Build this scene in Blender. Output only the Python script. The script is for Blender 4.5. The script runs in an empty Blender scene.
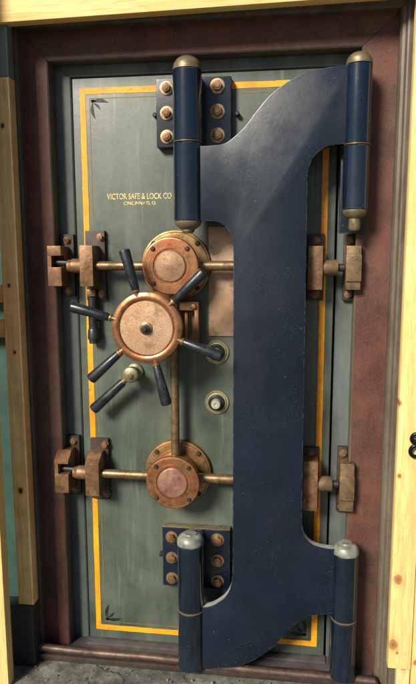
import bpy, bmesh, math, random
from mathutils import Vector, Matrix
PI = math.pi
random.seed(7)
scene = bpy.context.scene
COL = scene.collection

# ---------------------------------------------------------------- materials
def nn(nt, typ, **kw):
    n = nt.nodes.new(typ)
    for k, v in kw.items():
        setattr(n, k, v)
    return n

class MatB:
    """small helper round a node tree"""
    def __init__(self, name):
        self.m = bpy.data.materials.new(name); self.m.use_nodes = True
        self.nt = self.m.node_tree; self.nt.nodes.clear()
        self.out = nn(self.nt, 'ShaderNodeOutputMaterial')
        self.b = nn(self.nt, 'ShaderNodeBsdfPrincipled')
        self.nt.links.new(self.b.outputs[0], self.out.inputs[0])
        tc = nn(self.nt, 'ShaderNodeTexCoord')
        oi = nn(self.nt, 'ShaderNodeObjectInfo')
        mul = nn(self.nt, 'ShaderNodeMath', operation='MULTIPLY'); mul.inputs[1].default_value = 7.3
        self.L(oi.outputs['Random'], mul.inputs[0])
        add = nn(self.nt, 'ShaderNodeVectorMath', operation='ADD')
        self.L(tc.outputs['Object'], add.inputs[0]); self.L(mul.outputs[0], add.inputs[1])
        self.co = add.outputs[0]; self.raw = tc.outputs['Object']
    def L(self, a, b): self.nt.links.new(a, b)
    def mapping(self, scale, co=None):
        v = nn(self.nt, 'ShaderNodeVectorMath', operation='MULTIPLY')
        self.L(co or self.co, v.inputs[0]); v.inputs[1].default_value = scale
        return v.outputs[0]
    def noise(self, scale, detail=4, rough=.55, co=None, dist=0.):
        n = nn(self.nt, 'ShaderNodeTexNoise'); n.inputs['Scale'].default_value = scale
        n.inputs['Detail'].default_value = detail; n.inputs['Roughness'].default_value = rough
        n.inputs['Distortion'].default_value = dist
        self.L(co or self.co, n.inputs['Vector']); return n.outputs['Fac']
    def vor(self, scale, co=None, out='Distance', feature='F1'):
        n = nn(self.nt, 'ShaderNodeTexVoronoi', feature=feature); n.inputs['Scale'].default_value = scale
        self.L(co or self.co, n.inputs['Vector']); return n.outputs[out]
    def ramp(self, fac, a, b):
        """0..1 between a and b"""
        n = nn(self.nt, 'ShaderNodeMapRange'); n.inputs['From Min'].default_value = a
        n.inputs['From Max'].default_value = b; self.L(fac, n.inputs['Value']); return n.outputs[0]
    def remap(self, fac, a, b, c, d):
        n = nn(self.nt, 'ShaderNodeMapRange'); n.inputs['From Min'].default_value = a
        n.inputs['From Max'].default_value = b; n.inputs['To Min'].default_value = c
        n.inputs['To Max'].default_value = d; self.L(fac, n.inputs['Value']); return n.outputs[0]
    def mix(self, fac, a, b):
        n = nn(self.nt, 'ShaderNodeMix', data_type='RGBA')
        for s, v in ((n.inputs['A'], a), (n.inputs['B'], b), (n.inputs['Factor'], fac)):
            pass
        cs = [i for i in n.inputs if i.type == 'RGBA']
        for s, v in zip(cs, (a, b)):
            if isinstance(v, tuple): s.default_value = (*v, 1)
            else: self.L(v, s)
        if isinstance(fac, (int, float)): n.inputs[0].default_value = fac
        else: self.L(fac, n.inputs[0])
        return [o for o in n.outputs if o.type == 'RGBA'][0]
    def math(self, op, a, b=None, clamp=False):
        n = nn(self.nt, 'ShaderNodeMath', operation=op); n.use_clamp = clamp
        for s, v in zip(n.inputs, (a, b)):
            if v is None: continue
            if isinstance(v, (int, float)): s.default_value = v
            else: self.L(v, s)
        return n.outputs[0]
    def edge(self, radius, lo=.02, hi=.25):
        """1 on convex edges: how far a rounded normal leaves the true one (worn corners)"""
        bv = nn(self.nt, 'ShaderNodeBevel', samples=4); bv.inputs['Radius'].default_value = radius
        g = nn(self.nt, 'ShaderNodeNewGeometry')
        d = nn(self.nt, 'ShaderNodeVectorMath', operation='DOT_PRODUCT')
        self.L(bv.outputs[0], d.inputs[0]); self.L(g.outputs['Normal'], d.inputs[1])
        inv = self.math('SUBTRACT', 1.0, d.outputs['Value'])
        return self.ramp(inv, lo, hi)
    def cracks(self, scale, width, mlo, mhi):
        w = self.noise(scale*1.7, 4, .6); a = nn(self.nt, 'ShaderNodeVectorMath', operation='ADD'); self.L(self.co, a.inputs[0])
        self.L(self.math('MULTIPLY', w, .16), a.inputs[1])
        e = self.ramp(self.vor(scale, a.outputs[0], 'Distance', 'DISTANCE_TO_EDGE'), width, width*.3)
        return self.math('MULTIPLY', e, self.ramp(self.noise(scale*.8, 3), mlo, mhi))
    def bump(self, h, strength, dist=.002):
        n = nn(self.nt, 'ShaderNodeBump'); n.inputs['Strength'].default_value = strength
        n.inputs['Distance'].default_value = dist; self.L(h, n.inputs['Height'])
        self.L(n.outputs[0], self.b.inputs['Normal'])
    def set(self, color=None, rough=None, metal=None, spec=None, coat=None):
        for key, v in (('Base Color', color), ('Roughness', rough), ('Metallic', metal), ('Specular IOR Level', spec), ('Coat Weight', coat)):
            if v is None: continue
            s = self.b.inputs[key]
            if isinstance(v, tuple): s.default_value = (*v, 1)
            elif isinstance(v, (int, float)): s.default_value = v
            else: self.L(v, s)
        return self.m

def m_door():
    k = MatB('green grey paint')
    st = k.noise(5, 5, .6, k.mapping((2.4, 1, .35)))
    bl = k.noise(3.2, 6, .62, dist=.4)
    fine = k.noise(120, 3, .6)
    c = k.mix(k.ramp(bl, .38, .64), (.042, .058, .043), (.092, .115, .09))
    c = k.mix(k.math('MULTIPLY', k.ramp(st, .46, .7), .42), c, (.155, .182, .152))
    c = k.mix(k.math('MULTIPLY', k.ramp(k.noise(11, 7, .75), .52, .68), .6), c, (.055, .064, .045))
    c = k.mix(k.math('MULTIPLY', k.ramp(fine, .55, .75), .35), c, (.07, .085, .075))
    c = k.mix(k.math('MULTIPLY', k.cracks(3.1, .006, .56, .64), .55), c, (.035, .035, .025))
    c = k.mix(k.math('MULTIPLY', k.ramp(k.noise(3.3, 7, .75, dist=1.), .56, .66), .5), c, (.10, .10, .07))
    run = k.noise(26, 3, .6, k.mapping((1.5, 1, .12)))
    c = k.mix(k.math('MULTIPLY', k.ramp(run, .58, .74), .35), c, (.26, .27, .22))
    pit = k.math('MULTIPLY', k.ramp(k.vor(38), .10, .05), k.ramp(k.noise(6, 3), .5, .6))
    c = k.mix(k.math('MULTIPLY', pit, .7), c, (.05, .05, .04))
    k.bump(k.noise(60, 5, .6), .25, .0012)
    return k.set(c, k.remap(bl, .3, .7, .34, .55), 0, .5)
def m_grey():
    k = MatB('dark grey green paint')
    bl = k.noise(6, 6, .65, k.mapping((1.6, 1, .5)))
    c = k.mix(k.ramp(bl, .35, .68), (.055, .066, .062), (.125, .148, .14))
    c = k.mix(k.math('MULTIPLY', k.ramp(k.noise(45, 5, .7), .58, .7), .6), c, (.13, .11, .08))
    k.bump(k.noise(90, 4, .6), .3, .001)
    return k.set(c, .5, 0, .45)
def m_maroon():
    k = MatB('maroon paint')
    bl = k.noise(7, 6, .65)
    c = k.mix(k.ramp(bl, .32, .7), (.062, .021, .015), (.155, .056, .038))
    big = k.noise(3, 6, .7, k.mapping((2, 1, .6)), dist=.5)
    c = k.mix(k.math('MULTIPLY', k.ramp(big, .46, .62), .7), c, (.085, .058, .04))
    c = k.mix(k.math('MULTIPLY', k.ramp(k.noise(5, 7, .75), .52, .61), .65), c, (.045, .022, .018))

    c = k.mix(k.math('MULTIPLY', k.ramp(k.noise(330, 2, .6, k.mapping((.7, 1, 1.2))),   .5, .7), .35), c, (.2, .1, .075))
    c = k.mix(k.math('MULTIPLY', k.ramp(k.noise(60, 4, .6, k.mapping((3, 1, .2))), .57, .72), .5), c, (.11, .085, .07))
    k.bump(k.noise(150, 4, .7), .6, .0012)
    return k.set(c, .6, 0, .4)
def m_trim():
    k = MatB('worn olive brown paint')
    bl = k.noise(9, 6, .7, k.mapping((2.5, 1, .5)))
    c = k.mix(k.ramp(bl, .35, .66), (.08, .062, .045), (.155, .126, .092))
    c = k.mix(k.math('MULTIPLY', k.ramp(k.noise(80, 4, .7), .54, .7), .5), c, (.08, .055, .045))
    k.bump(k.noise(110, 4, .7), .35, .001)
    return k.set(c, .5, .15, .45)
def m_blue(name='dark blue enamel', ro=(.23, .38), coat=0., fleck=.3):
    k = MatB(name)
    bl = k.noise(3.0, 7, .68, dist=.6)
    c = k.mix(k.ramp(bl, .35, .68), (.0022, .0065, .015), (.006, .0135, .029))
    c = k.mix(k.math('MULTIPLY', k.ramp(k.noise(7, 6, .72), .54, .72), .5), c, (.005, .018, .026))
    c = k.mix(k.math('MULTIPLY', k.ramp(k.noise(4.3, 5, .7), .56, .72), .4), c, (.016, .015, .034))
    c = k.mix(k.math('MULTIPLY', k.ramp(k.noise(26, 5, .75, k.mapping((1.6, 1, .5))), .55, .75), .4), c, (.012, .018, .032))
    # chipped pale flecks in clusters
    clus = k.ramp(k.noise(6.5, 3, .5), .5, .64)
    fl = k.ramp(k.noise(260, 2, .5), .64, .70)
    c = k.mix(k.math('MULTIPLY', k.math('MULTIPLY', clus, fl), fleck), c, (.2, .26, .32))
    sp = k.ramp(k.vor(30), .06, .035)
    c = k.mix(k.math('MULTIPLY', sp, k.math('MULTIPLY', k.ramp(k.noise(9, 2), .56, .6), fleck)), c, (.4, .44, .43))
    c = k.mix(k.math('MULTIPLY', k.edge(.005, .03, .25), k.ramp(k.noise(30, 6, .7), .47, .56)), c, (.17, .165, .14))
    k.bump(k.noise(38, 6, .65), .3, .001)
    return k.set(c, k.remap(k.noise(5, 6, .7), .3, .7, *ro), 0, .5, coat)
def m_bronze(name, lo, hi, red, rough=(.35, .6), metal=.75, scale=14):
    k = MatB(name)
    bl = k.noise(scale, 6, .68, dist=.5)
    c = k.mix(k.ramp(bl, .33, .68), lo, hi)
    c = k.mix(k.math('MULTIPLY', k.ramp(k.noise(scale * .7, 5, .6), .52, .7), .65), c, red)
    c = k.mix(k.math('MULTIPLY', k.ramp(k.noise(scale * 2.1, 7, .75), .53, .66), .7), c, tuple(x * .45 for x in lo))
    c = k.mix(k.math('MULTIPLY', k.ramp(k.noise(90, 4, .7), .56, .7), .5), c, tuple(x * .4 for x in lo))
    c = k.mix(k.math('MULTIPLY', k.edge(.0025, .05, .35), .75), c, tuple(min(1, x * 1.5) for x in hi))
    k.bump(k.noise(70, 5, .65), .35, .0012)
    return k.set(c, k.remap(bl, .3, .7, rough[1], rough[0]), metal, .5)
def m_yellow():
    k = MatB('yellow line paint')
    c = k.mix(k.ramp(k.noise(6, 4, .6), .35, .7), (.82, .27, .005), (.95, .44, .014))
    c = k.mix(k.math('MULTIPLY', k.ramp(k.noise(65, 6, .8), .575, .64), .85), c, (.1, .11, .07))
    c = k.mix(k.math('MULTIPLY', k.ramp(k.noise(20, 5, .7), .55, .66), .5), c, (.6, .24, .015))
    return k.set(c, .45, 0, .4)
def m_plain(name, col, rough=.5, metal=0., var=.25, scale=30, bump=.15):
    k = MatB(name)
    f = k.noise(scale, 5, .65)
    c = k.mix(k.ramp(f, .3, .7), tuple(x * (1 - var) for x in col), tuple(min(1, x * (1 + var)) for x in col))
    if bump: k.bump(k.noise(scale * 3, 4, .6), bump, .001)
    return k.set(c, rough, metal, .5)
def m_pine(name, a, b, knots=(), knotcol=(.42, .2, .08), along='Z', old=0.):
    k = MatB(name)
    sc = {'Z': (9, 9, .5), 'X': (.5, 9, 9)}[along]
    gc = k.raw                                    # the grain bends round each knot
    for (x, z, q) in knots:
        d = nn(k.nt, 'ShaderNodeVectorMath', operation='SUBTRACT'); k.L(k.raw, d.inputs[0]); d.inputs[1].default_value = (x, 0, z)
        ds = k.mapping((1, 0, .45) if along == 'Z' else (.45, 0, 1), d.outputs[0])
        l = nn(k.nt, 'ShaderNodeVectorMath', operation='DOT_PRODUCT'); k.L(ds, l.inputs[0]); k.L(ds, l.inputs[1])
        wgt = k.math('DIVIDE', 1.6*q*q, k.math('ADD', l.outputs['Value'], 2.2*q*q))
        sv = nn(k.nt, 'ShaderNodeVectorMath', operation='SCALE'); k.L(d.outputs[0], sv.inputs[0]); k.L(wgt, sv.inputs['Scale'])
        sb = nn(k.nt, 'ShaderNodeVectorMath', operation='SUBTRACT'); k.L(gc, sb.inputs[0]); k.L(k.mapping((1, 0, 0) if along == 'Z' else (0, 0, 1), sv.outputs[0]), sb.inputs[1])
        gc = sb.outputs[0]
    g = k.noise(6, 5, .6, k.mapping(sc, gc), dist=.6)
    c = k.mix(k.ramp(g, .35, .68), a, b)
    f = k.noise(24, 4, .55, k.mapping(sc, gc))
    c = k.mix(k.math('MULTIPLY', k.ramp(f, .5, .66), .5), c, (a[0]*.8, a[1]*.66, a[2]*.5))
    c = k.mix(k.math('MULTIPLY', k.ramp(k.noise(30, 6, .75), .6, .72), .4), c, tuple(x * .5 for x in a))
    if old:
        c = k.mix(k.math('MULTIPLY', k.ramp(k.noise(16, 5, .7), .5, .7), old), c, tuple(x * .35 for x in a))
    for (x, z, r) in knots:                       # knots of this very board
        d = nn(k.nt, 'ShaderNodeVectorMath', operation='SUBTRACT'); k.L(k.raw, d.inputs[0]); d.inputs[1].default_value = (x, 0, z)
        sx = (1, 0, .75) if along == 'Z' else (.75, 0, 1)
        l = nn(k.nt, 'ShaderNodeVectorMath', operation='LENGTH'); k.L(k.mapping(sx, d.outputs[0]), l.inputs[0])
        wob = k.math('ADD', l.outputs['Value'], k.remap(k.noise(60, 3), 0, 1, -r * .35, r * .35))
        c = k.mix(k.math('MULTIPLY', k.ramp(wob, r * 1.9, r * .9), .45), c, tuple(.5 * (p + q) for p, q in zip(a, knotcol)))
        c = k.mix(k.ramp(wob, r, r * .75), c, knotcol)
        c = k.mix(k.math('MULTIPLY', k.ramp(wob, r * .45, r * .2), .6), c, tuple(x * .45 for x in knotcol))
    k.bump(f, .2, .001)
    return k.set(c, .55, 0, .35)
def m_worn(name, col, col2, lo, hi):
    k = MatB(name); c = k.mix(k.ramp(k.noise(110, 5, .75), lo, hi), col, col2); return k.set(c, .5, 0, .4)
def m_floor():
    k = MatB('rough concrete')
    n = k.noise(9, 8, .7)
    c = k.mix(k.ramp(n, .38, .64), (.075, .076, .062), (.27, .265, .22))
    c = k.mix(k.cracks(5, .02, .45, .5), c, (.03, .03, .025))
    c = k.mix(k.math('MULTIPLY', k.ramp(k.noise(4, 6, .7), .5, .62), .6), c, (.07, .085, .08))
    c = k.mix(k.math('MULTIPLY', k.ramp(k.noise(40, 5, .7), .52, .68), .6), c, (.06, .06, .05))
    c = k.mix(k.math('MULTIPLY', k.ramp(k.noise(120, 2), .68, .74), .5), c, (.5, .48, .42))
    k.bump(k.noise(40, 8, .7), .8, .006)
    return k.set(c, .85, 0, .3)
def m_knurl():
    k = MatB('hammered copper')
    v = k.vor(260)
    bl = k.noise(18, 5, .65)
    c = k.mix(k.ramp(bl, .35, .66), (.5, .29, .16), (.82, .58, .38))
    c = k.mix(k.math('MULTIPLY', k.ramp(k.noise(7, 3), .5, .7), .5), c, (.55, .25, .14))
    c = k.mix(k.math('MULTIPLY', k.ramp(v, .25, .6), .45), c, (.3, .17, .1))
    c = k.mix(k.math('MULTIPLY', k.ramp(k.noise(26, 6, .75), .52, .66), .65), c, (.26, .15, .09))
    k.bump(v, .3, .0006)
    return k.set(c, k.remap(bl, .3, .7, .55, .38), .7, .5)

DOOR, GREY, MAROON, TRIM, BLUE = m_door(), m_grey(), m_maroon(), m_trim(), m_blue()
BARREL = m_blue('glossy blue barrel enamel', (.10, .24), .6, .1)
BRONZE = m_bronze('aged bronze', (.14, .075, .032), (.54, .34, .14), (.33, .14, .06), (.28, .55))
COPPER = m_bronze('pinkish worn copper', (.22, .085, .04), (.66, .34, .17), (.42, .13, .06), (.24, .48), .85, 15)
RUSTBR = m_bronze('brown oxidised bronze', (.11, .055, .028), (.34, .195, .1), (.22, .08, .045), (.4, .62), .5, 22)
OLIVEBR = m_bronze('olive brown oxidised bronze', (.1, .07, .038), (.3, .205, .11), (.2, .1, .055), (.42, .62), .5, 22)
BRASS = m_bronze('dull brass rod', (.12, .08, .04), (.36, .25, .135), (.2, .1, .05), (.34, .55), .7, 26)
DARKBR = m_plain('dark brown iron', (.05, .036, .03), .55, .4, .4)
TANCAP = m_bronze('tan worn cap', (.14, .11, .062), (.3, .24, .145), (.14, .1, .06), (.4, .6), .5, 30)
PALECAP = m_plain('pale cap paint', (.22, .23, .195), .42, .2, .6, 30)  # paler tone for the two lower hinge caps
CAPM = m_bronze('grey tan cap', (.26, .14, .085), (.52, .33, .2), (.38, .15, .08), (.3, .5), .7, 22)
CAPR = m_bronze('reddish cap', (.24, .1, .075), (.46, .27, .19), (.42, .13, .1), (.34, .55), .5, 18)
EDGEM = m_plain('bare dusty steel edge', (.33, .34, .31), .6, .1, .4, 26)  # pale grey for the up-facing edges of the hinge plate
YELLOW = m_yellow()
THIN = m_plain('thin line paint', (.2, .13, .04), .5, 0, .3)
STENCIL = m_worn('worn black stencil', (.012, .014, .014), (.07, .085, .065), .55, .68)
BLACK = m_plain('black paint', (.012, .014, .016), .5, 0, .2)
def m_grip():
    k = MatB('worn black grip'); f = k.noise(40, 5, .7)
    c = k.mix(k.ramp(f, .35, .7), (.006, .009, .013), (.02, .026, .034))
    c = k.mix(k.math('MULTIPLY', k.ramp(k.noise(60, 6, .75, k.mapping((1, 1, .35))), .57, .68), .6), c, (.09, .085, .075))
    k.bump(k.noise(120, 4, .6), .25, .0008)
    return k.set(c, k.remap(f, .3, .7, .22, .5), 0, .55)
GRIP = m_grip()
GOLD = m_worn('worn gold leaf lettering', (.74, .6, .26), (.2, .2, .13), .5, .62)
DARK = m_plain('dark recess', (.01, .01, .011), .8)
PIPE = m_bronze('rusty pipe steel', (.06, .038, .03), (.17, .11, .08), (.1, .048, .035), (.42, .6), .5, 16)
FLOOR = m_floor()
KNURL = m_knurl()
TEAL = m_plain('teal painted plaster', (.02, .06, .046), .7, 0, .3, 12)
NAVY = m_plain('navy block paint', (.011, .012, .019), .6, 0, .3)
ZINC = m_plain('light steel', (.4, .4, .38), .35, .8, .2)
IRON = m_plain('black iron wire', (.016, .017, .022), .25, .6, .2)

# ---------------------------------------------------------------- mesh helpers
def join(bm, part, matidx=0):
    for f in part.faces: f.material_index = matidx
    me = bpy.data.meshes.new('tmp'); part.to_mesh(me); part.free()
    bm.from_mesh(me); bpy.data.meshes.remove(me)
def box(bm, x0, x1, y0, y1, z0, z1, bevel=.002, mi=0, seg=2):
    p = bmesh.new()
    bmesh.ops.create_cube(p, size=1, matrix=Matrix.Translation(((x0+x1)/2, (y0+y1)/2, (z0+z1)/2)) @ Matrix.Diagonal((x1-x0, y1-y0, z1-z0, 1)))
    if bevel: bmesh.ops.bevel(p, geom=p.edges[:], offset=bevel, segments=seg, affect='EDGES', profile=.6, clamp_overlap=True)
    join(bm, p, mi)
def basis(axis):
    a = Vector(axis).normalized()
    u = a.orthogonal().normalized() if abs(a.z) > .999 or abs(a.z) < .999 else Vector((1, 0, 0))
    return u, a.cross(u), a
def lathe(bm, prof, origin, axis, seg=48, mi=0):
    """prof: (radius, height along axis); ends with radius 0 are closed to a point"""
    p = bmesh.new(); u, v, a = basis(axis); o = Vector(origin); rings = []
    for r, h in prof:
        if r < 1e-6: rings.append([p.verts.new(o + a*h)])
        else: rings.append([p.verts.new(o + a*h + (u*math.cos(t) + v*math.sin(t))*r) for t in (2*PI*i/seg for i in range(seg))])
    for A, B in zip(rings, rings[1:]):
        for i in range(seg):
            j = (i+1) % seg
            if len(A) == 1 and len(B) == 1: continue
            if len(A) == 1: p.faces.new((A[0], B[i], B[j]))
            elif len(B) == 1: p.faces.new((A[i], B[0], A[j]))
            else: p.faces.new((A[i], B[i], B[j], A[j]))
    for R, rev in ((rings[0], 1), (rings[-1], 0)):
        if len(R) > 1: p.faces.new(R[::-1] if rev else R)
    bmesh.ops.recalc_face_normals(p, faces=p.faces[:])
    join(bm, p, mi)
def rod(bm, a, b, r, seg=24, bev=.0015, mi=0, r2=None):
    a, b = Vector(a), Vector(b); h = (b-a).length; r2 = r if r2 is None else r2
    lathe(bm, [(0, 0), (r-bev, 0), (r, bev), (r2, h-bev), (r2-bev, h), (0, h)], a, b-a, seg, mi)
def prism(bm, pts, y0, y1, bevel=.0, mi=0, seg=2):
    """outline in X,Z extruded from y0 (front, nearer the camera) to y1"""
    p = bmesh.new()
    A = [p.verts.new((x, y0, z)) for x, z in pts]; B = [p.verts.new((x, y1, z)) for x, z in pts]
    f0 = p.faces.new(A); f1 = p.faces.new(B[::-1]); n = len(pts)
    for i in range(n): p.faces.new((A[i], B[i], B[(i+1) % n], A[(i+1) % n]))
    bmesh.ops.recalc_face_normals(p, faces=p.faces[:])
    if bevel:
        ed = [e for f in (f0, f1) for e in f.edges]
        bmesh.ops.bevel(p, geom=ed, offset=bevel, segments=seg, affect='EDGES', profile=.6, clamp_overlap=True)
    join(bm, p, mi)
def hexa(bm, c, r, h, bev=.0015, mi=0, rot=.3):
    pts = [(c[0] + r*math.cos(rot + i*PI/3), c[2] + r*math.sin(rot + i*PI/3)) for i in range(6)]
    prism(bm, pts, c[1]-h, c[1], bev, mi)
def spline(pts, n=6):
    out = []
    P = [Vector(p) for p in pts]; P = [2*P[0]-P[1]] + P + [2*P[-1]-P[-2]]
    for i in range(1, len(P)-2):
        a, b, c, d = P[i-1:i+3]
        for k in range(n):
            t = k/n
            out.append(tuple(.5*((2*b) + (c-a)*t + (2*a-5*b+4*c-d)*t*t + (3*b-a-3*c+d)*t**3)))
    out.append(tuple(P[-2])); return out
def tube(bm, pts, r, seg=12, mi=0, closed=False):
    p = bmesh.new(); P = [Vector(q) for q in pts]; n = len(P); rings = []
    for i, q in enumerate(P):
        if closed: d = P[(i+1) % n] - P[i-1]
        else: d = P[min(i+1, n-1)] - P[max(i-1, 0)]
        d.normalize(); ref = Vector((0, 1, 0)) if abs(d.y) < .9 else Vector((1, 0, 0))
        u = d.cross(ref).normalized(); v = d.cross(u)
        rings.append([p.verts.new(q + (u*math.cos(t)+v*math.sin(t))*r) for t in (2*PI*k/seg for k in range(seg))])
    for i in range(n if closed else n-1):
        A, B = rings[i], rings[(i+1) % n]
        for k in range(seg): p.faces.new((A[k], B[k], B[(k+1) % seg], A[(k+1) % seg]))
    if not closed:
        p.faces.new(rings[0]); p.faces.new(rings[-1])
    bmesh.ops.recalc_face_normals(p, faces=p.faces[:]); join(bm, p, mi)

WORLD = {}
def place(o, parent, loc):
    loc = Vector(loc); WORLD[o] = loc
    if parent is not None:
        o.parent = parent; o.location = loc - WORLD[parent]
    else: o.location = loc
def obj(name, bm, mats, parent=None, loc=(0, 0, 0), angle=35):
    """links bm (world coordinates) as one mesh object whose origin is loc"""
    bmesh.ops.translate(bm, verts=bm.verts[:], vec=-Vector(loc))
    me = bpy.data.meshes.new(name); bm.to_mesh(me); bm.free()
    for m in (mats if isinstance(mats, (list, tuple)) else [mats]): me.materials.append(m)
    me.shade_smooth(); me.set_sharp_from_angle(angle=math.radians(angle))
    o = bpy.data.objects.new(name, me); COL.objects.link(o); place(o, parent, loc); return o
def copy(src, parent, loc, rot=None):
    o = src.copy(); COL.objects.link(o); place(o, parent, loc)
    if rot is not None: o.rotation_euler = rot
    return o
def tag(o, label, cat, group=None):
    o['label'] = label; o['category'] = cat; o['kind'] = 'thing'
    if group: o['group'] = group
    return o
def thing(name, loc, label, cat, group=None):
    o = bpy.data.objects.new(name, None); COL.objects.link(o); o.empty_display_size = .05
    place(o, None, loc); return tag(o, label, cat, group)
NB = bmesh.new

FZ = .036                                                  # floor level
# ---------------------------------------------------------------- floor
bm = NB()
xs = [-7, -4, -2.2, -1.4] + [-1.0 + i*.02 for i in range(101)] + [1.4, 2.2, 4, 7]
ys = [-9, -5, -3, -1.8, -1.1, -.7] + [-.5 + i*.02 for i in range(30)] + [.5, 1, 3]
from mathutils import noise as mnoise
g = []
for y in ys:
    row = []
    for x in xs:
        near = abs(x) < 1.05 and -.55 < y < .1
        d = (mnoise.noise((x*14, y*14, 3)) * .008 + mnoise.noise((x*45, y*45, 1)) * .007) if near else 0
        row.append(bm.verts.new((x, y, FZ + d)))
    g.append(row)
for r in range(len(ys)-1):
    for c in range(len(xs)-1): bm.faces.new((g[r][c], g[r][c+1], g[r+1][c+1], g[r+1][c]))
fl = obj('floor', bm, FLOOR); fl['kind'] = 'structure'

bm = NB(); rg = random.Random(3)
for i in range(150):
    q = bmesh.new(); bmesh.ops.create_icosphere(q, subdivisions=1, radius=1)
    sz = .0012 + .004*rg.random()**4
    M = Matrix.Translation((rg.uniform(-.62, .64), rg.uniform(-.30, -.135), FZ+.006)) @ Matrix.Rotation(rg.random()*6, 4, 'Z') @ Matrix.Diagonal((sz*rg.uniform(.7, 1.5), sz, sz*rg.uniform(.4, .8), 1))
    for v in q.verts: v.co *= rg.uniform(.75, 1.2)
    bmesh.ops.transform(q, matrix=M, verts=q.verts); join(bm, q)
gr = obj('grit', bm, m_plain('pale grit', (.2, .195, .165), .9, 0, .5, 60)); gr['kind'] = 'stuff'
# ---------------------------------------------------------------- vault frame
vf = thing('vault_surround', (0, .02, FZ), 'stepped steel frame in maroon and dark grey around the closed vault door', 'door frame'); vf['kind'] = 'thing'
US, ZS = [.40, .442, .498, .586, .66], [2.031, 2.073, 2.110, 2.203, 2.285]
def zt(u):
    for (a, b, p, q) in zip(US, US[1:], ZS, ZS[1:]):
        if u <= b: return p + (q-p)*(u-a)/(b-a)
    return ZS[-1] + (u-US[-1])
PROF = {
 'rebate_strip': (GREY, [(.40, .115), (.444, .115), (.444, .016), (.448, .012), (.4985, .012), (.4985, .15), (.40, .15)]),
 'maroon_band': (MAROON, [(.498, .05), (.498, -.046), (.502, -.05), (.587, -.05), (.587, .05)]),
 'outer_moulding': (TRIM, [(.586, .05), (.586, -.078), (.591, -.086), (.599, -.0885), (.604, -.098), (.609, -.1), (.625, -.1), (.629, -.096), (.634, -.096), (.639, -.1), (.653, -.1), (.656, -.095), (.656, .05)]),
}
EDGE = {'maroon_band': (0, 1)}                              # the inward step of the band is bare brown trim
def sweep(kind, side):
    m, pr = PROF[kind]; bm = NB(); A, B = [], []
    wide = lambda u: u + .017 if u > .58 else u                # the right jamb's band is the wider one
    for u, y in pr:
        if side == 'top': A.append((-u, y, zt(u))); B.append((wide(u), y, zt(u)))
        else:
            x = -u if side == 'l' else wide(u)
            A.append((x, y, FZ)); B.append((x, y, zt(u)-.0016))
    a = [bm.verts.new(p) for p in A]; b = [bm.verts.new(p) for p in B]; n = len(a)
    for i in range(n):
        f = bm.faces.new((a[i], a[(i+1) % n], b[(i+1) % n], b[i]))
        if i in EDGE.get(kind, ()): f.material_index = 1
    bm.faces.new(a[::-1]); bm.faces.new(b)
    bmesh.ops.recalc_face_normals(bm, faces=bm.faces[:])
    return obj(kind, bm, [m, TRIM], vf, (0, 0, 1.0), 20)
for kind in PROF:
    for side in ('l', 'r', 'top'): sweep(kind, side)
bm = NB(); box(bm, -.60, .60, -.072, .03, FZ+.002, .046, .004)
box(bm, -.441, .441, -.03, .1, .044, .052, .002)
obj('sill', bm, m_plain('dark violet grey sill paint', (.085, .075, .08), .5, .1, .35, 18), vf, (0, 0, FZ))

# keepers on the frame (the boltwork runs into them)
def keeper(s, x0, x1, bx0, bx1, zc, h, bh, chamfer):
    """block x0..x1 stands at s side; bx0..bx1 its foot plate on the rebate"""
    bm = NB()
    zl, zh = zc-h/2, zc+h/2
    nz0, nz1 = zc-.004, zc+.034 if s < 0 else zc+.02
    if s < 0:                                                # open towards the door: a notch shows from the front
        for a, b in ((zl, nz0), (nz1, zh)):
            if chamfer and b == zh:
                pr = [(a, -.09), (b-.03, -.09), (b, -.052), (b, -.0515), (a, -.0515)]
                q = bmesh.new(); A = [q.verts.new((x0, y, z)) for z, y in pr]; B = [q.verts.new((x1, y, z)) for z, y in pr]
                q.faces.new(A); q.faces.new(B[::-1])
                for i in range(5): q.faces.new((A[i], B[i], B[(i+1) % 5], A[(i+1) % 5]))
                bmesh.ops.recalc_face_normals(q, faces=q.faces[:]); join(bm, q)
            else: box(bm, x0, x1, -.09, -.0515, a, b, .002)
        box(bm, x0+.0005, x0+.013, -.089, -.052, nz0-.001, nz1+.001, 0)
        box(bm, x0+.013, x1-.002, -.056, -.0515, nz0-.001, nz1+.001, 0, 1)
        box(bm, -.496, x1-.001, -.052, -.003, zl+.002, zh-.002, .001)
    else:
        box(bm, x0, x1, -.082, -.052, zl, zh, .002)
        box(bm, x0-.0015, x1+.0015, -.09, -.07, zc-.042, zc+.04, .003)
        box(bm, x0+.001, .4965, -.053, -.003, zl+.002, zh-.002, .001)
    k = obj('keeper', bm, [RUSTBR if s < 0 else OLIVEBR, DARK], vf, ((x0+x1)/2, -.05, zc))
    bm = NB(); box(bm, bx0, bx1, -.008, .0118, zc-bh/2, zc+bh/2, .002)
    obj('foot_plate', bm, DARKBR, k, ((bx0+bx1)/2, 0, zc))
    for dz in (bh/2-.02, -bh/2+.02):
        bm = NB(); c = ((bx0+bx1)/2+.002, -.008, zc+dz)
        lathe(bm, [(0, 0), (.013, 0), (.013, .003), (.011, .003)], c, (0, -1, 0), 20)
        hexa(bm, (c[0], c[1]-.003, c[2]), .0105, .008)
        obj('bolt', bm, RUSTBR, k, c)
ZU, ZL = 1.452, .727
keeper(-1, -.509, -.462, -.494, -.446, ZU, .133, .214, False)
keeper(-1, -.514, -.464, -.496, -.450, ZL+.006, .145, .222, True)
keeper(1, .467, .512, .464, .4965, ZU-.006, .137, .214, False)
keeper(1, .468, .513, .464, .4965, ZL-.002, .163, .23, False)

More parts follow.
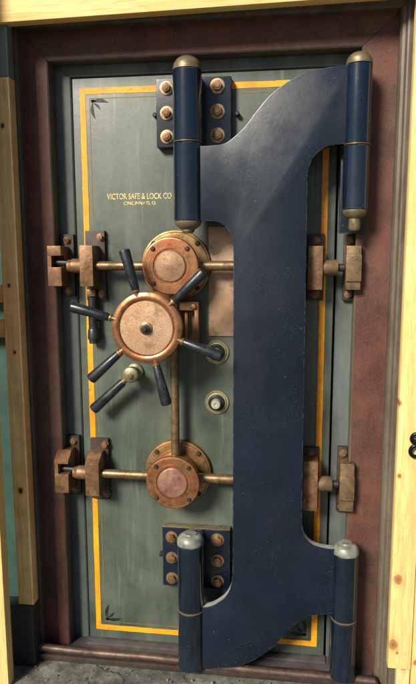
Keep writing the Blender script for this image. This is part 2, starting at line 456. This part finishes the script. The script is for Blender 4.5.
# ---------------------------------------------------------------- vault door
vd = thing('vault_door', (0, 0, .055), 'closed green grey steel vault door with yellow border line and bronze boltwork', 'vault door')
bm = NB(); box(bm, -.436, .436, 0, .105, .055, 2.067, .004, 0, 3)
obj('door_panel', bm, DOOR, vd, (0, .05, 1.06))
def ring(bm, x0, x1, z0, z1, w, y0, y1):
    box(bm, x0, x1, y0, y1, z1-w, z1, 0); box(bm, x0, x1, y0, y1, z0, z0+w, 0)
    box(bm, x0, x0+w, y0, y1, z0+w, z1-w, 0); box(bm, x1-w, x1, y0, y1, z0+w, z1-w, 0)
def painted(bm, x0, x1, z0, z1, w, wob, y0, y1):
    def side(p, q, seed):
        n = 60; d = Vector(q)-Vector(p); out = []
        for i in range(n):
            t = i/n; m = Vector(p) + d*t; j = mnoise.noise((m.x*23+seed, m.y*23, seed)) * wob + mnoise.noise((m.x*90, m.y*90, seed)) * wob*.5
            nrm = Vector((-d.y, d.x)).normalized(); out.append(m + nrm*j if 0 < i else m)
        return out
    def loop(a, b, c, d, seed): return sum((side(p, q, seed+i) for i, (p, q) in enumerate(((( a, c), (b, c)), ((b, c), (b, d)), ((b, d), (a, d)), ((a, d), (a, c))))), [])
    O = loop(x0, x1, z0, z1, 1.7); I = loop(x0+w, x1-w, z0+w, z1-w, 9.1); q = bmesh.new(); n = len(O)
    vo = [[q.verts.new((p.x, y, p.y)) for p in L] for y in (y0, y1) for L in (O, I)]
    for i in range(n):
        j = (i+1) % n
        q.faces.new((vo[0][i], vo[0][j], vo[1][j], vo[1][i])); q.faces.new((vo[0][i], vo[2][i], vo[2][j], vo[0][j])); q.faces.new((vo[1][i], vo[1][j], vo[3][j], vo[3][i]))
    bmesh.ops.recalc_face_normals(q, faces=q.faces[:]); join(bm, q)
bm = NB(); painted(bm, -.410, .410, .090, 2.035, .0195, .0011, -.0012, .002); obj('border_line', bm, YELLOW, vd, (0, 0, 1.06))
bm = NB(); ring(bm, -.378, .378, .122, 2.003, .0022, -.0008, .002); obj('pinstripe', bm, THIN, vd, (0, 0, 1.06))
# corner ornaments: black leaf scrolls inside the border
def ornament(cx, cz, sx, sz):
    bm = NB()
    def leaf(p0, p1, w, bend):
        a, b = Vector((*p0,)), Vector((*p1,)); d = b-a; n = Vector((-d.y, d.x)).normalized()
        L, R = [], []
        for i in range(13):
            t = i/12; m = a + d*t + n*bend*math.sin(PI*t); ww = w*math.sin(PI*min(1, t*.92+.05))**1.1
            L.append(m + n*ww); R.append(m - n*ww)
        pts = [(cx+sx*p.x*.95, cz+sz*p.y*.95) for p in L + R[::-1]]
        prism(bm, pts, -.0009, .002)
    leaf((.004, -.006), (.062, -.010), .0065, .006); leaf((.006, -.008), (.014, -.064), .006, -.006)
    leaf((.008, -.010), (.034, -.034), .004, .003); leaf((0, -.002), (.018, -.006), .004, .002)
    lathe(bm, [(0, 0), (.005, 0), (.005, .003), (0, .003)], (cx+sx*.004, -.0009, cz-sz*.004), (0, 1, 0), 16)
    obj('corner_ornament', bm, STENCIL, vd, (cx, 0, cz))
ornament(-.372, 1.997, 1, 1); ornament(-.372, .130, 1, -1); ornament(.372, .130, -1, -1); ornament(.372, 1.997, -1, 1)

def text(body, size, x, z, width, name):
    cu = bpy.data.curves.new(name, 'FONT'); cu.body = body; cu.size = size; cu.extrude = .0006; cu.align_x = 'CENTER'; cu.offset = .0003
    t = bpy.data.objects.new(name, cu); COL.objects.link(t)
    dg = bpy.context.evaluated_depsgraph_get(); me = bpy.data.meshes.new_from_object(t.evaluated_get(dg))
    bpy.data.objects.remove(t); w = max(v.co.x for v in me.vertices) - min(v.co.x for v in me.vertices)
    me.transform(Matrix.Rotation(PI/2, 4, 'X') @ Matrix.Diagonal((width/w, 1, 1, 1)))
    me.materials.clear(); me.materials.append(GOLD)
    o = bpy.data.objects.new(name, me); COL.objects.link(o); place(o, vd, (x, -.0006, z)); return o
text('VICTOR SAFE & LOCK CO', .027, -.2135, 1.674, .222, 'lettering')
text('CINCINNATI, O.', .0155, -.2115, 1.655, .113, 'lettering')

# hubs where the bolt bars meet
def hub(zc, x=-.088):
    bm = NB()
    lathe(bm, [(0, 0), (.117, 0), (.119, .003), (.119, .012), (.1165, .0165), (.1125, .0175), (.111, .016), (.109, .0195), (.103, .0205), (.0905, .0205), (.089, .0185), (.0865, .0185), (.085, .020), (0, .020)], (x, -.0002, zc), (0, -1, 0), 72)
    f = obj('hub_flange', bm, BRONZE, vd, (x, 0, zc))
    bm = NB()
    lathe(bm, [(0, .0205), (.076, .0205), (.074, .03), (.074, .096), (0, .096)], (x, 0, zc), (0, -1, 0), 64)
    obj('hub_body', bm, BRONZE, f, (x, -.05, zc))
    bm = NB(); c = (x, 0, zc)
    lathe(bm, [(0, .0965), (.088, .0965), (.092, .099), (.0925, .112), (.090, .1165), (.0868, .1172), (.0862, .1160), (.0845, .1160), (.084, .1175), (.0665, .118), (.0658, .1165), (.0642, .1165), (.0635, .1188), (.0565, .1188), (.0548, .1145), (0, .1145)], c, (0, -1, 0), 72)
    cv = obj('hub_cover', bm, COPPER, f, (x, -.11, zc))
    bm = NB(); lathe(bm, [(0, .1147), (.0515, .1147), (.0512, .1185), (.048, .1212), (.03, .1225), (.012, .124), (0, .1245)], c, (0, -1, 0), 64)
    obj('hub_cap', bm, CAPM if zc > 1 else CAPR, f, (x, -.12, zc))
    for k in range(4):
        for nm, R, y, r, a0 in (('cover_bolt', .0785, -.1165, .0075, PI/4), ('flange_bolt', .1045, -.0195, .0085, PI/4)):
            a = a0 + k*PI/2
            p = (x + R*math.cos(a), y, zc + R*math.sin(a)); bm = NB()
            lathe(bm, [(0, -.001), (r, -.001), (r, .005), (r*.75, .008), (0, .0085)], p, (0, -1, 0), 18)
            obj(nm, bm, DARKBR, f, p)
hub(ZU); hub(ZL)

# boltwork: bars, brackets, collars
def bar(name, a, b, r, m=BRASS):
    bm = NB(); rod(bm, a, b, r); return obj(name, bm, m, vd, (Vector(a)+Vector(b))/2)
YB = -.058
for zc in (ZU, ZL):
    bar('locking_bar', (-.40, YB, zc), (-.158, YB, zc), .0155)
    bar('locking_bar', (-.018, YB, zc), (.37, YB, zc), .0165)
bar('connecting_rod', (-.088, YB, ZL+.07), (-.088, YB, ZU-.07), .0150)
def bracket(s, x0, x1, bx0, bx1, zc, h, bh, chamfer):
    bm = NB(); zl, zh = zc-h/2, zc+h/2
    pr = [(zl, -.09), (zh-(.03 if chamfer else .0), -.09), (zh, -.09+(.04 if chamfer else .0)), (zh, -.012), (zl, -.012)]
    if not chamfer: pr = [(zl, -.09), (zh, -.09), (zh, -.012), (zl, -.012)]
    q = bmesh.new(); A = [q.verts.new((x0, y, z)) for z, y in pr]; B = [q.verts.new((x1, y, z)) for z, y in pr]; n = len(pr)
    q.faces.new(A); q.faces.new(B[::-1])
    for i in range(n): q.faces.new((A[i], B[i], B[(i+1) % n], A[(i+1) % n]))
    bmesh.ops.recalc_face_normals(q, faces=q.faces[:])
    bmesh.ops.bevel(q, geom=q.edges[:], offset=.0018, segments=2, affect='EDGES', profile=.6); join(bm, q)
    k = obj('bar_bracket', bm, RUSTBR, vd, ((x0+x1)/2, -.05, zc))
    bm = NB(); box(bm, bx0, bx1, -.0155, -.0002, zc-bh/2, zc+bh/2, .002)
    obj('foot_plate', bm, DARKBR, k, ((bx0+bx1)/2, 0, zc))
    for dz in (bh/2-.021, -bh/2+.021):
        c = ((x1+bx1)/2-.004 if s < 0 else (bx0+bx1)/2, -.0155, zc+dz); bm = NB()
        lathe(bm, [(0, 0), (.0135, 0), (.0135, .003), (.0115, .003)], c, (0, -1, 0), 20); hexa(bm, (c[0], c[1]-.003, c[2]), .0108, .009)
        obj('bolt', bm, RUSTBR, k, c)
    bm = NB(); e = -1 if s < 0 else 1; x = x0 if s < 0 else x1
    lathe(bm, [(0, 0), (.0255, 0), (.0255, .046), (.0235, .049), (.0135, .049)] if s > 0 else [(0, 0), (.023, 0), (.0245, .012), (.0245, .034), (.022, .037), (.02, .05), (.018, .052), (0, .052)], (x, YB, zc), (e, 0, 0), 36)
    obj('collar', bm, RUSTBR if s < 0 else OLIVEBR, k, (x, YB, zc))
    bm = NB(); zz = zc
    if s < 0: rod(bm, (x-.045, YB, zz+.010), (x-.098, YB, zz+.012), .0095)
    else: rod(bm, (x, YB, zz), (x+.07, YB, zz), .0125)
    obj('bolt_pin', bm, m_pin, k, (x, YB, zz))
m_pin = m_plain('dark steel pin', (.05, .048, .05), .5, .6, .3)
bracket(-1, -.398, -.353, -.402, -.333, ZU, .134, .236, False)
bracket(-1, -.403, -.354, -.406, -.340, ZL, .145, .226, True)
bracket(1, .348, .394, .349, .402, ZU-.006, .137, .216, False)
bracket(1, .347, .395, .349, .402, ZL, .170, .22, False)

# hand wheel
wc = Vector((-.148, -.2, 1.262))
bm = NB()
lathe(bm, [(0, -.03), (.06, -.03), (.1, -.024), (.112, -.016), (.1135, -.006), (.111, .004), (.103, .008), (.094, .009), (.0885, .006), (.0865, .0005), (0, .0005)], wc, (0, -1, 0), 96)
hw = obj('hand_wheel', bm, COPPER, vd, wc)
bm = NB(); lathe(bm, [(0, .001), (.0845, .001), (.0855, .0035), (.083, .006), (.03, .0075), (0, .0075)], wc, (0, -1, 0), 96); obj('face_plate', bm, KNURL, hw, wc)
bm = NB(); lathe(bm, [(0, .007), (.0205, .007), (.0205, .010), (.017, .012), (0, .012)], wc, (0, -1, 0), 32, 1); hexa(bm, wc + Vector((0, -.012, 0)), .014, .013, .002)
lathe(bm, [(0, .024), (.0075, .024), (.0075, .032), (.005, .034), (0, .034)], wc, (0, -1, 0), 20); obj('hub_nut', bm, [m_plain('dark oily nut', (.06, .06, .05), .35, .6, .4), BRASS], hw, wc)
bm = NB(); rod(bm, wc + Vector((0, .028, 0)), (wc.x, -.03, wc.z), .034, 36); obj('wheel_shaft', bm, BRONZE, hw, wc)
# one handle, pointing along +Z, then its copies
def handle_mesh():
    bm = NB(); o = Vector(wc)
    lathe(bm, [(0, .100), (.0085, .100), (.0085, .116), (.0125, .117), (.0125, .122), (.009, .123), (0, .123)], o, (0, 0, 1), 20, 1)
    lathe(bm, [(0, .1225), (.0105, .1225), (.0125, .126), (.0158, .19), (.0178, .244), (.0165, .249), (.011, .252), (0, .2525)], o, (0, 0, 1), 28, 0)
    return bm
hang = [15.5, 75, 132, 194, 250, 314]                       # clockwise-negative turn from straight up
h0 = obj('handle', handle_mesh(), [GRIP, BRONZE], hw, wc)
h0.rotation_euler = (0, -math.radians(hang[0]), 0)
for a in hang[1:]:
    copy(h0, hw, wc, (0, -math.radians(a), 0))
# gear housing behind the wheel
bm = NB(); box(bm, -.205, -.006, -.012, -.0003, 1.182, 1.335, .002)
box(bm, -.205, -.006, -.055, -.0118, 1.305, 1.334, .003); box(bm, -.020, -.0065, -.054, -.0118, 1.184, 1.306, .002)
box(bm, -.056, -.046, -.036, -.0118, 1.184, 1.306, .002); box(bm, -.205, -.16, -.055, -.0118, 1.184, 1.306, .003)
gh = obj('gear_housing', bm, RUSTBR, vd, (-.1, -.02, 1.26))
bm = NB(); lathe(bm, [(0, 0), (.0105, 0), (.0105, .004), (.007, .008), (0, .009)], (-.022, -.055, 1.319), (0, -1, 0), 20); obj('bolt', bm, COPPER, gh, (-.022, -.055, 1.319))
bm = NB(); box(bm, .022, .235, -.007, -.0002, 1.214, 1.58, .0015); obj('cover_plate', bm, m_bronze('flat tan plate', (.3, .18, .105), (.5, .35, .23), (.44, .22, .12), (.35, .6), .45, 9), vd, (.13, 0, 1.4))

# crank handle below the wheel
cp = Vector((-.238, -.062, 1.085)); bm = NB()
lathe(bm, [(0, -.0617), (.03, -.0617), (.028, -.05), (.019, -.045), (.019, -.012), (.0265, -.010), (.0275, .008), (.025, .012), (.014, .016), (0, .017)], cp, (0, -1, 0), 36)
hexa(bm, cp + Vector((0, -.016, 0)), .0105, .007, .0015)
ck = obj('crank', bm, m_bronze('greenish brass', (.17, .15, .085), (.36, .32, .2), (.25, .2, .1), (.4, .6), .6, 30), vd, cp)
d = Vector((-.133, 0, -.123)).normalized(); bm = NB(); rod(bm, cp + d*.02, cp + d*.045, .0095)
lathe(bm, [(0, .04), (.0135, .04), (.0145, .045), (.0165, .11), (.0185, .180), (.017, .186), (.011, .189), (0, .1895)], cp, d, 28, 1)
obj('handle', bm, [BRASS, GRIP], ck, cp + d*.1)

# latch stem at the left border
bm = NB(); rod(bm, (-.378, -.028, 1.185), (-.378, -.028, 1.345), .0155, 24); lathe(bm, [(0, 0), (.019, 0), (.02, .005), (.0185, .03), (.016, .036), (0, .036)], (-.378, -.028, 1.20), (0, 0, 1), 24)
ls = obj('latch_stem', bm, m_plain('blackened steel', (.05, .055, .058), .4, .6, .4), vd, (-.378, -.028, 1.26))
bm = NB(); box(bm, -.395, -.361, -.02, -.0004, 1.235, 1.262, .002); obj('stem_guide', bm, BRASS, ls, (-.378, -.01, 1.25))
bm = NB(); box(bm, -.393, -.363, -.042, -.0158, 1.348, 1.372, .003); obj('stem_cap', bm, BRASS, ls, (-.378, -.03, 1.36))

# the two small combination dials
for zc in (1.158, .982):
    c = (.049, 0, zc); bm = NB()
    lathe(bm, [(0, .0002), (.042, .0002), (.042, .004), (.040, .006), (.0375, .006), (.0365, .0035), (.0345, .0035), (.0335, .008), (.0295, .009), (.0285, .005), (0, .005)], c, (0, -1, 0), 56)
    dl = obj('combination_dial', bm, m_bronze('yellow green brass', (.25, .22, .12), (.5, .46, .3), (.3, .25, .12), (.35, .5), .6, 30) if zc > 1.1 else bpy.data.materials['yellow green brass'], vd, c)
    bm = NB(); lathe(bm, [(0, .0052), (.0275, .0052), (.0275, .012), (.024, .014), (.019, .013), (0, .013)], c, (0, -1, 0), 48); obj('dial_collar', bm, BLACK, dl, c)
    bm = NB(); lathe(bm, [(0, .0132), (.0165, .0132), (.0175, .020), (.0165, .036), (.0145, .039), (.006, .039), (.005, .0365), (.0032, .0365), (.0030, .033), (0, .033)], c, (0, -1, 0), 40); obj('dial_knob', bm, m_plain('pale nickel', (.55, .55, .46), .35, .6, .2) if zc > 1.1 else bpy.data.materials['pale nickel'], dl, c)

# hinge brackets bolted to the door, six bolts each
BX, BY = -.027, -.125
def bolt_mesh(c, r, m2=True):
    bm = NB()
    lathe(bm, [(0, 0), (r, 0), (r+.0008, .0015), (r, .004), (r*.72, .0046), (0, .0046)], c, (0, -1, 0), 28, 1)
    hexa(bm, (c[0], c[1]-.0045, c[2]), r*.69, .0135, .002, 0, random.random())
    lathe(bm, [(0, .017), (r*.42, .017), (r*.36, .0205), (0, .021)], c, (0, -1, 0), 16, 0)
    return bm
WASH = m_bronze('bright worn washer', (.2, .14, .075), (.44, .335, .2), (.34, .2, .1), (.3, .5), .7, 40)
def knuckle(bm, x, r, z0, z1): lathe(bm, [(0, 0), (r-.003, 0), (r, .003), (r, z1-z0-.003), (r-.003, z1-z0), (0, z1-z0)], (x, BY, z0), (0, 0, 1), 56)
def hinge_bracket(z0, z1, bz, k0, k1):
    bm = NB(); box(bm, -.144, .099, -.034, -.0002, z0, z1, .004, 0, 3)
    box(bm, BX-.032, BX+.032, -.11, -.0335, z0+.003, z1-.003, .003)
    hb = obj('hinge_bracket', bm, BLUE, vd, (BX, -.03, (z0+z1)/2))
    bm = NB(); knuckle(bm, BX, .0445, k0, k1); obj('knuckle', bm, BARREL, hb, (BX, BY, (k0+k1)/2))
    for x in (-.109, .055):
        for z in bz:
            c = (x, -.034, z); obj('bolt', bolt_mesh(c, .0215 if x < 0 else .0235), [RUSTBR, WASH], hb, c)
    for x in (-.152,):
        zc = bz[1]; bm = NB(); lathe(bm, [(0, 0), (.0075, 0), (.0075, .02), (.005, .023), (0, .023)], (x, -.0002, zc), (0, -1, 0), 18); obj('stop_pin', bm, BLACK, hb, (x, 0, zc))
    return hb
hb = hinge_bracket(1.833, 2.046, (2.016, 1.939, 1.866), 1.832, 2.040)
bm = NB(); lathe(bm, [(0, 0), (.0075, 0), (.0075, .02), (.005, .023), (0, .023)], (.117, -.0002, 1.935), (0, -1, 0), 18); obj('stop_pin', bm, BLACK, hb, (.117, 0, 1.935))
def dome(x, r, z, up=1, h=.04): 
    pr = [(0, 0), (r*.985, 0), (r*.985, .006)] + [(r*.96*math.cos(t), .006 + h*math.sin(t)) for t in [i*PI/2/9 for i in range(9)]] + [(0, .006+h)]
    bm = NB(); lathe(bm, pr, (x, BY, z), (0, 0, up), 48); return bm
obj('hinge_cap', dome(BX, .0445, 2.0405, 1, .036), TANCAP, hb, (BX, BY, 2.05))
hb2 = hinge_bracket(.305, .528, (.493, .415, .337), .284, .520)
def flat_cap(x, r, z):
    pr = [(0, 0), (r*.985, 0), (r, .004)] + [(r*(.55 + .45*math.cos(t)), .006 + .026*math.sin(t)) for t in [i*PI/2/8 for i in range(9)]] + [(r*.5, .0335), (r*.46, .0365), (0, .0375)]
    bm = NB(); lathe(bm, pr, (x, BY, z), (0, 0, 1), 48)
    for v in bm.verts: v.co += Vector((0, 0, .002)) * mnoise.noise(v.co * 40)
    return bm
obj('hinge_cap', flat_cap(BX, .0455, .5205), PALECAP, hb2, (BX, BY, .53))
bm = NB(); box(bm, -.1435, .0985, -.0335, -.001, .5283, .5315, .0008); obj('ledge', bm, TANCAP, hb2, (BX, -.02, .53))

# ---------------------------------------------------------------- crane hinge
ch = thing('crane_hinge', (.23, BY, .06), 'tall dark navy steel plate hinge curving to four round barrels', 'hinge')
A = [(-.02, 1.816), (.02, 1.816)] + spline([(.036, 1.816), (.084, 1.820), (.113, 1.836), (.150, 1.868), (.182, 1.908), (.217, 1.948), (.248, 1.974), (.284, 1.997), (.342, 2.020), (.437, 2.033), (.475, 2.034)])
B = [(.475, 1.812)] + spline([(.438, 1.811), (.402, 1.806), (.373, 1.792), (.352, 1.767), (.3405, 1.732), (.340, 1.69)])
Cc = spline([(.344, .66), (.3455, .612), (.353, .578), (.376, .552), (.403, .5415), (.432, .5375)]) + [(.48, .5375)]
D = [(.48, .31)] + spline([(.446, .310), (.384, .297), (.347, .277), (.314, .245), (.276, .194), (.232, .148), (.172, .105), (.115, .082), (.034, .071)]) + [(-.02, .069)]
E_ = [(-.02, .298)] + spline([(.02, .298), (.040, .303), (.064, .316), (.093, .342), (.111, .378), (.1175, .43), (.1185, .50)])
F = spline([(.1175, 1.49), (.1155, 1.53), (.104, 1.558), (.086, 1.578), (.062, 1.589), (.038, 1.592)]) + [(-.02, 1.592)]
outline = A + B + Cc + D + E_ + F
bm = NB(); prism(bm, outline, -.141, -.111, .0022)
bm.normal_update()
for f in bm.faces:                                          # paler grey on the plate edges that face up
    if f.normal.z > .12 and abs(f.normal.y) < .2: f.material_index = 1
obj('hinge_plate', bm, [BLUE, EDGEM], ch, (.23, BY, 1.05), 30)
RX, RR = .483, .0385
bm = NB(); knuckle(bm, BX, .0445, 1.592, 1.828); obj('knuckle', bm, BARREL, ch, (BX, BY, 1.7))
bm = NB(); knuckle(bm, RX, RR, 1.811, 2.035); obj('knuckle', bm, BARREL, ch, (RX, BY, 1.9))
bm = NB(); knuckle(bm, BX, .0450, .066, .281); obj('knuckle', bm, BARREL, ch, (BX, BY, .17))
bm = NB(); knuckle(bm, RX+.006, .0415, .2915, .520); obj('knuckle', bm, BARREL, ch, (RX+.006, BY, .4))
obj('hinge_cap', dome(RX, RR, 2.0355, 1, .030), TANCAP, ch, (RX, BY, 2.05))
obj('hinge_cap', flat_cap(RX+.006, .0425, .5205), PALECAP, ch, (RX+.006, BY, .53))
# lower finial of the upper left barrel, ring washers at the seams
def finial(x, r, z, low):
    bm = NB(); lathe(bm, [(0, 0), (r*.95, 0), (r*.95, .004), (r*.86, .014), (r*.62, .022), (r*.46, .026), (r*.46, .026+low), (r*.36, .032+low), (0, .034+low)], (x, BY, z), (0, 0, -1), 48); return bm
obj('finial', finial(BX, .0445, 1.5918, .004), TANCAP, ch, (BX, BY, 1.58))
def washer(x, r, z, parent, m):
    bm = NB(); lathe(bm, [(0, -.0016), (r, -.0016), (r+.0016, -.0008), (r+.0016, .0008), (r, .0016), (0, .0016)], (x, BY, z), (0, 0, 1), 56); obj('seam_washer', bm, m, parent, (x, BY, z))
washer(BX, .0438, 1.8300, ch, TANCAP); washer(RX, RR-.0005, 1.8093, ch, WASH); washer(BX, .0443, .2825, ch, TANCAP); washer(RX+.006, .0408, .2895, ch, TANCAP)

# frame side knuckles of the crane hinge belong to the frame
bm = NB(); box(bm, .442, .524, -.078, -.0503, 1.553, 1.80, .003); box(bm, RX-.02, RX+.02, -.11, -.0775, 1.628, 1.795, .002)
fb = obj('hinge_bracket', bm, BLUE, vf, (RX, -.06, 1.68))
bm = NB(); knuckle(bm, RX, RR, 1.620, 1.8075); obj('knuckle', bm, BARREL, fb, (RX, BY, 1.7))
obj('finial', finial(RX, RR, 1.6198, .028), TANCAP, fb, (RX, BY, 1.6))
bm = NB(); box(bm, .450, .532, -.078, -.0503, .075, .262, .003); box(bm, RX-.015, RX+.027, -.11, -.0775, .085, .255, .002)
fb = obj('hinge_bracket', bm, BLUE, vf, (RX, -.06, .17))
bm = NB(); knuckle(bm, RX+.006, .0418, .076, .2875); obj('knuckle', bm, BARREL, fb, (RX+.006, BY, .17))

# ---------------------------------------------------------------- pipe on the floor, timber round the opening
bm = NB(); pts = [(-.95 + i*.05, -.118 + .003*math.sin(i*.5), .092 - .0011*i + .0015*math.sin(i*.45)) for i in range(32)]
tube(bm, pts, .0135, 20); tag(obj('floor_pipe', bm, PIPE, None, (0, -.118, .06)), 'rusty brown pipe running along the door sill just above the floor', 'pipe')
bm = NB(); box(bm, -.95, .61, -.132, -.088, .040, .062, .004)
tag(obj('pipe_ledge', bm, m_plain('dark rusted flat bar', (.05, .036, .03), .6, .3, .4), None, (0, -.11, .04)), 'dark rusted flat bar on the concrete under the rusty pipe', 'metal bar')
def board(name, x0, x1, y0, y1, z0, z1, m, label, cat='board', group=None, rot=0.):
    bm = NB(); box(bm, x0, x1, y0, y1, z0, z1, .0025); o = obj(name, bm, m, None, ((x0+x1)/2, (y0+y1)/2, z0 if z1-z0 > .2 else (z0+z1)/2))
    o.rotation_euler.y = rot; return tag(o, label, cat, group)
PA, PB = (.76, .49, .17), (.88, .69, .3)
m1 = m_pine('fresh pine', PA, PB, [(-.037, .89, .0085), (-.027, .658, .007), (-.016, .312, .014), (-.022, .084, .016), (-.009, .056, .0045), (.02, 1.26, .008)])
board('pine_board', .632, .7045, -.16, -.122, .145, 2.6, m1, 'pale knotty pine board standing upright right of the maroon frame with a black hook')
m2 = m_pine('fresh pine rail', PA, PB, [(-.21, 0.01, .011), (.35, .02, .012)], along='X')
board('pine_header', -1.0, .62, -.175, -.135, 2.193, 2.30, m2, 'bright pine header board across the top of the vault frame', rot=math.radians(-.8))
m3 = m_pine('fresh pine post', PA, PB, [(-.0, .45, .01), (.01, .8, .012)])
board('pine_stud', -.722, -.631, -.274, -.232, .030, 2.6, m3, 'sunlit pine stud cut off by the left edge, in front of the brown stud')
m4 = m_pine('brown weathered stud', (.62, .38, .15), (.8, .56, .26), [(.0, 1.62, .007), (-.005, 1.12, .006), (.004, .9, .005), (.0, .42, .009)], (.07, .04, .022), old=.35)
board('brown_stud', -.637, -.581, -.16, -.118, .27, 2.035, m4, 'brown weathered stud with small knots beside the left jamb of the frame')
m5 = m_pine('brown blocking', (.5, .29, .12), (.66, .42, .2), (), along='X', old=.4)
board('blocking_piece', -.82, -.640, -.155, -.12, 1.335, 1.392, m5, 'upper of two short brown blocking pieces left of the brown stud', 'wood block', 'short blocking pieces by the brown stud')
board('blocking_piece', -.82, -.640, -.155, -.12, 1.218, 1.278, m5, 'lower of two short brown blocking pieces left of the brown stud', 'wood block', 'short blocking pieces by the brown stud')
board('navy_block', -.70, -.583, -.165, -.11, FZ, .268, NAVY, 'dark navy block on the floor under the brown stud', 'block')
board('grey_board', -.637, -.5815, -.158, -.118, 2.0365, 2.6, m_plain('grey green board paint', (.12, .15, .14), .7, 0, .35, 14), 'grey green painted board end standing on top of the brown stud')
board('pine_board', .707, .80, -.157, -.12, .05, 2.6, m_pine('fresh pine second', PA, PB, [(.0, .9, .01), (-.035, .12, .008)]), 'pine board at the right edge of the photo, second from the maroon frame')
board('pine_offcut', .662, .7035, -.155, -.125, FZ, .1445, m_pine('orange pine', (.7, .5, .22), (.8, .6, .3), [(.0, .06, .012)]), 'short orange pine offcut standing under the end of the knotty board', 'wood block')
bm = NB(); box(bm, -3, -.6565, -.09, .06, FZ, 2.9, 0)
tag(obj('plaster_wall', bm, TEAL, None, (-1.5, 0, FZ)), 'teal painted wall showing in the gap left of the brown stud', 'wall')['kind'] = 'thing'
# black wire hook screwed into the right board
bm = NB(); hx, hz = .686, .911
pts = [(hx-.006+.020*math.cos(t)*(-1), -.176, hz+.027+.018*math.sin(t)) for t in [PI*(1.55-1.75*i/16)+PI for i in range(17)]]
loop = lambda cz, r: [(hx - .002 + r*math.cos(t), -.172-.004*math.sin(t), cz + r*1.15*math.sin(t)) for t in [2*PI*i/24 for i in range(24)]]
tube(bm, loop(hz+.018, .014), .0058, 12, closed=True); tube(bm, loop(hz-.022, .016), .0062, 12, closed=True)
rod(bm, (hx-.002, -.172, hz+.006), (hx-.002, -.1602, hz+.006), .006)
tag(obj('wire_hook', bm, IRON, None, (hx, -.165, hz)), 'black double loop wire hook screwed into the right pine board', 'hook')

# ---------------------------------------------------------------- light, sky, camera
EL, AZ = math.radians(32), math.radians(210)
sd = Vector((math.sin(AZ)*math.cos(EL), math.cos(AZ)*math.cos(EL), math.sin(EL)))
w = bpy.data.worlds.new('World'); scene.world = w; w.use_nodes = True
nt = w.node_tree; bg = nt.nodes['Background']
sky = nt.nodes.new('ShaderNodeTexSky'); sky.sky_type = 'NISHITA'; sky.sun_disc = False
sky.sun_elevation = EL; sky.sun_rotation = AZ; sky.air_density = .75; sky.dust_density = .5
nt.links.new(sky.outputs[0], bg.inputs[0]); bg.inputs[1].default_value = .05
L = bpy.data.lights.new('Sun', 'SUN'); L.energy = 4.6; L.angle = math.radians(17); L.color = (1, .92, .79)
so = bpy.data.objects.new('Sun', L); COL.objects.link(so); so.rotation_euler = sd.to_track_quat('Z', 'Y').to_euler()
cam = bpy.data.cameras.new('Camera'); co = bpy.data.objects.new('Camera', cam); COL.objects.link(co)
R = Matrix(((0.991254892280393, -0.016411591064635463, 0.13093661905255322), (0.13193848365308453, 0.14163788819979697, -0.9810866145033407), (-0.00244439389440846, 0.9897824853496997, 0.1425645700497146)))
co.matrix_world = Matrix.Translation((0.2867424, -2.0116708, 1.4844888)) @ R.to_4x4()
cam.sensor_fit = 'VERTICAL'; cam.sensor_height = 36; cam.lens = 36*598.35/684; cam.clip_start = .05; cam.clip_end = 500
scene.camera = co
vs = scene.view_settings; vs.view_transform = 'Standard'; vs.look = 'None'; vs.gamma = 1; vs.exposure = .45
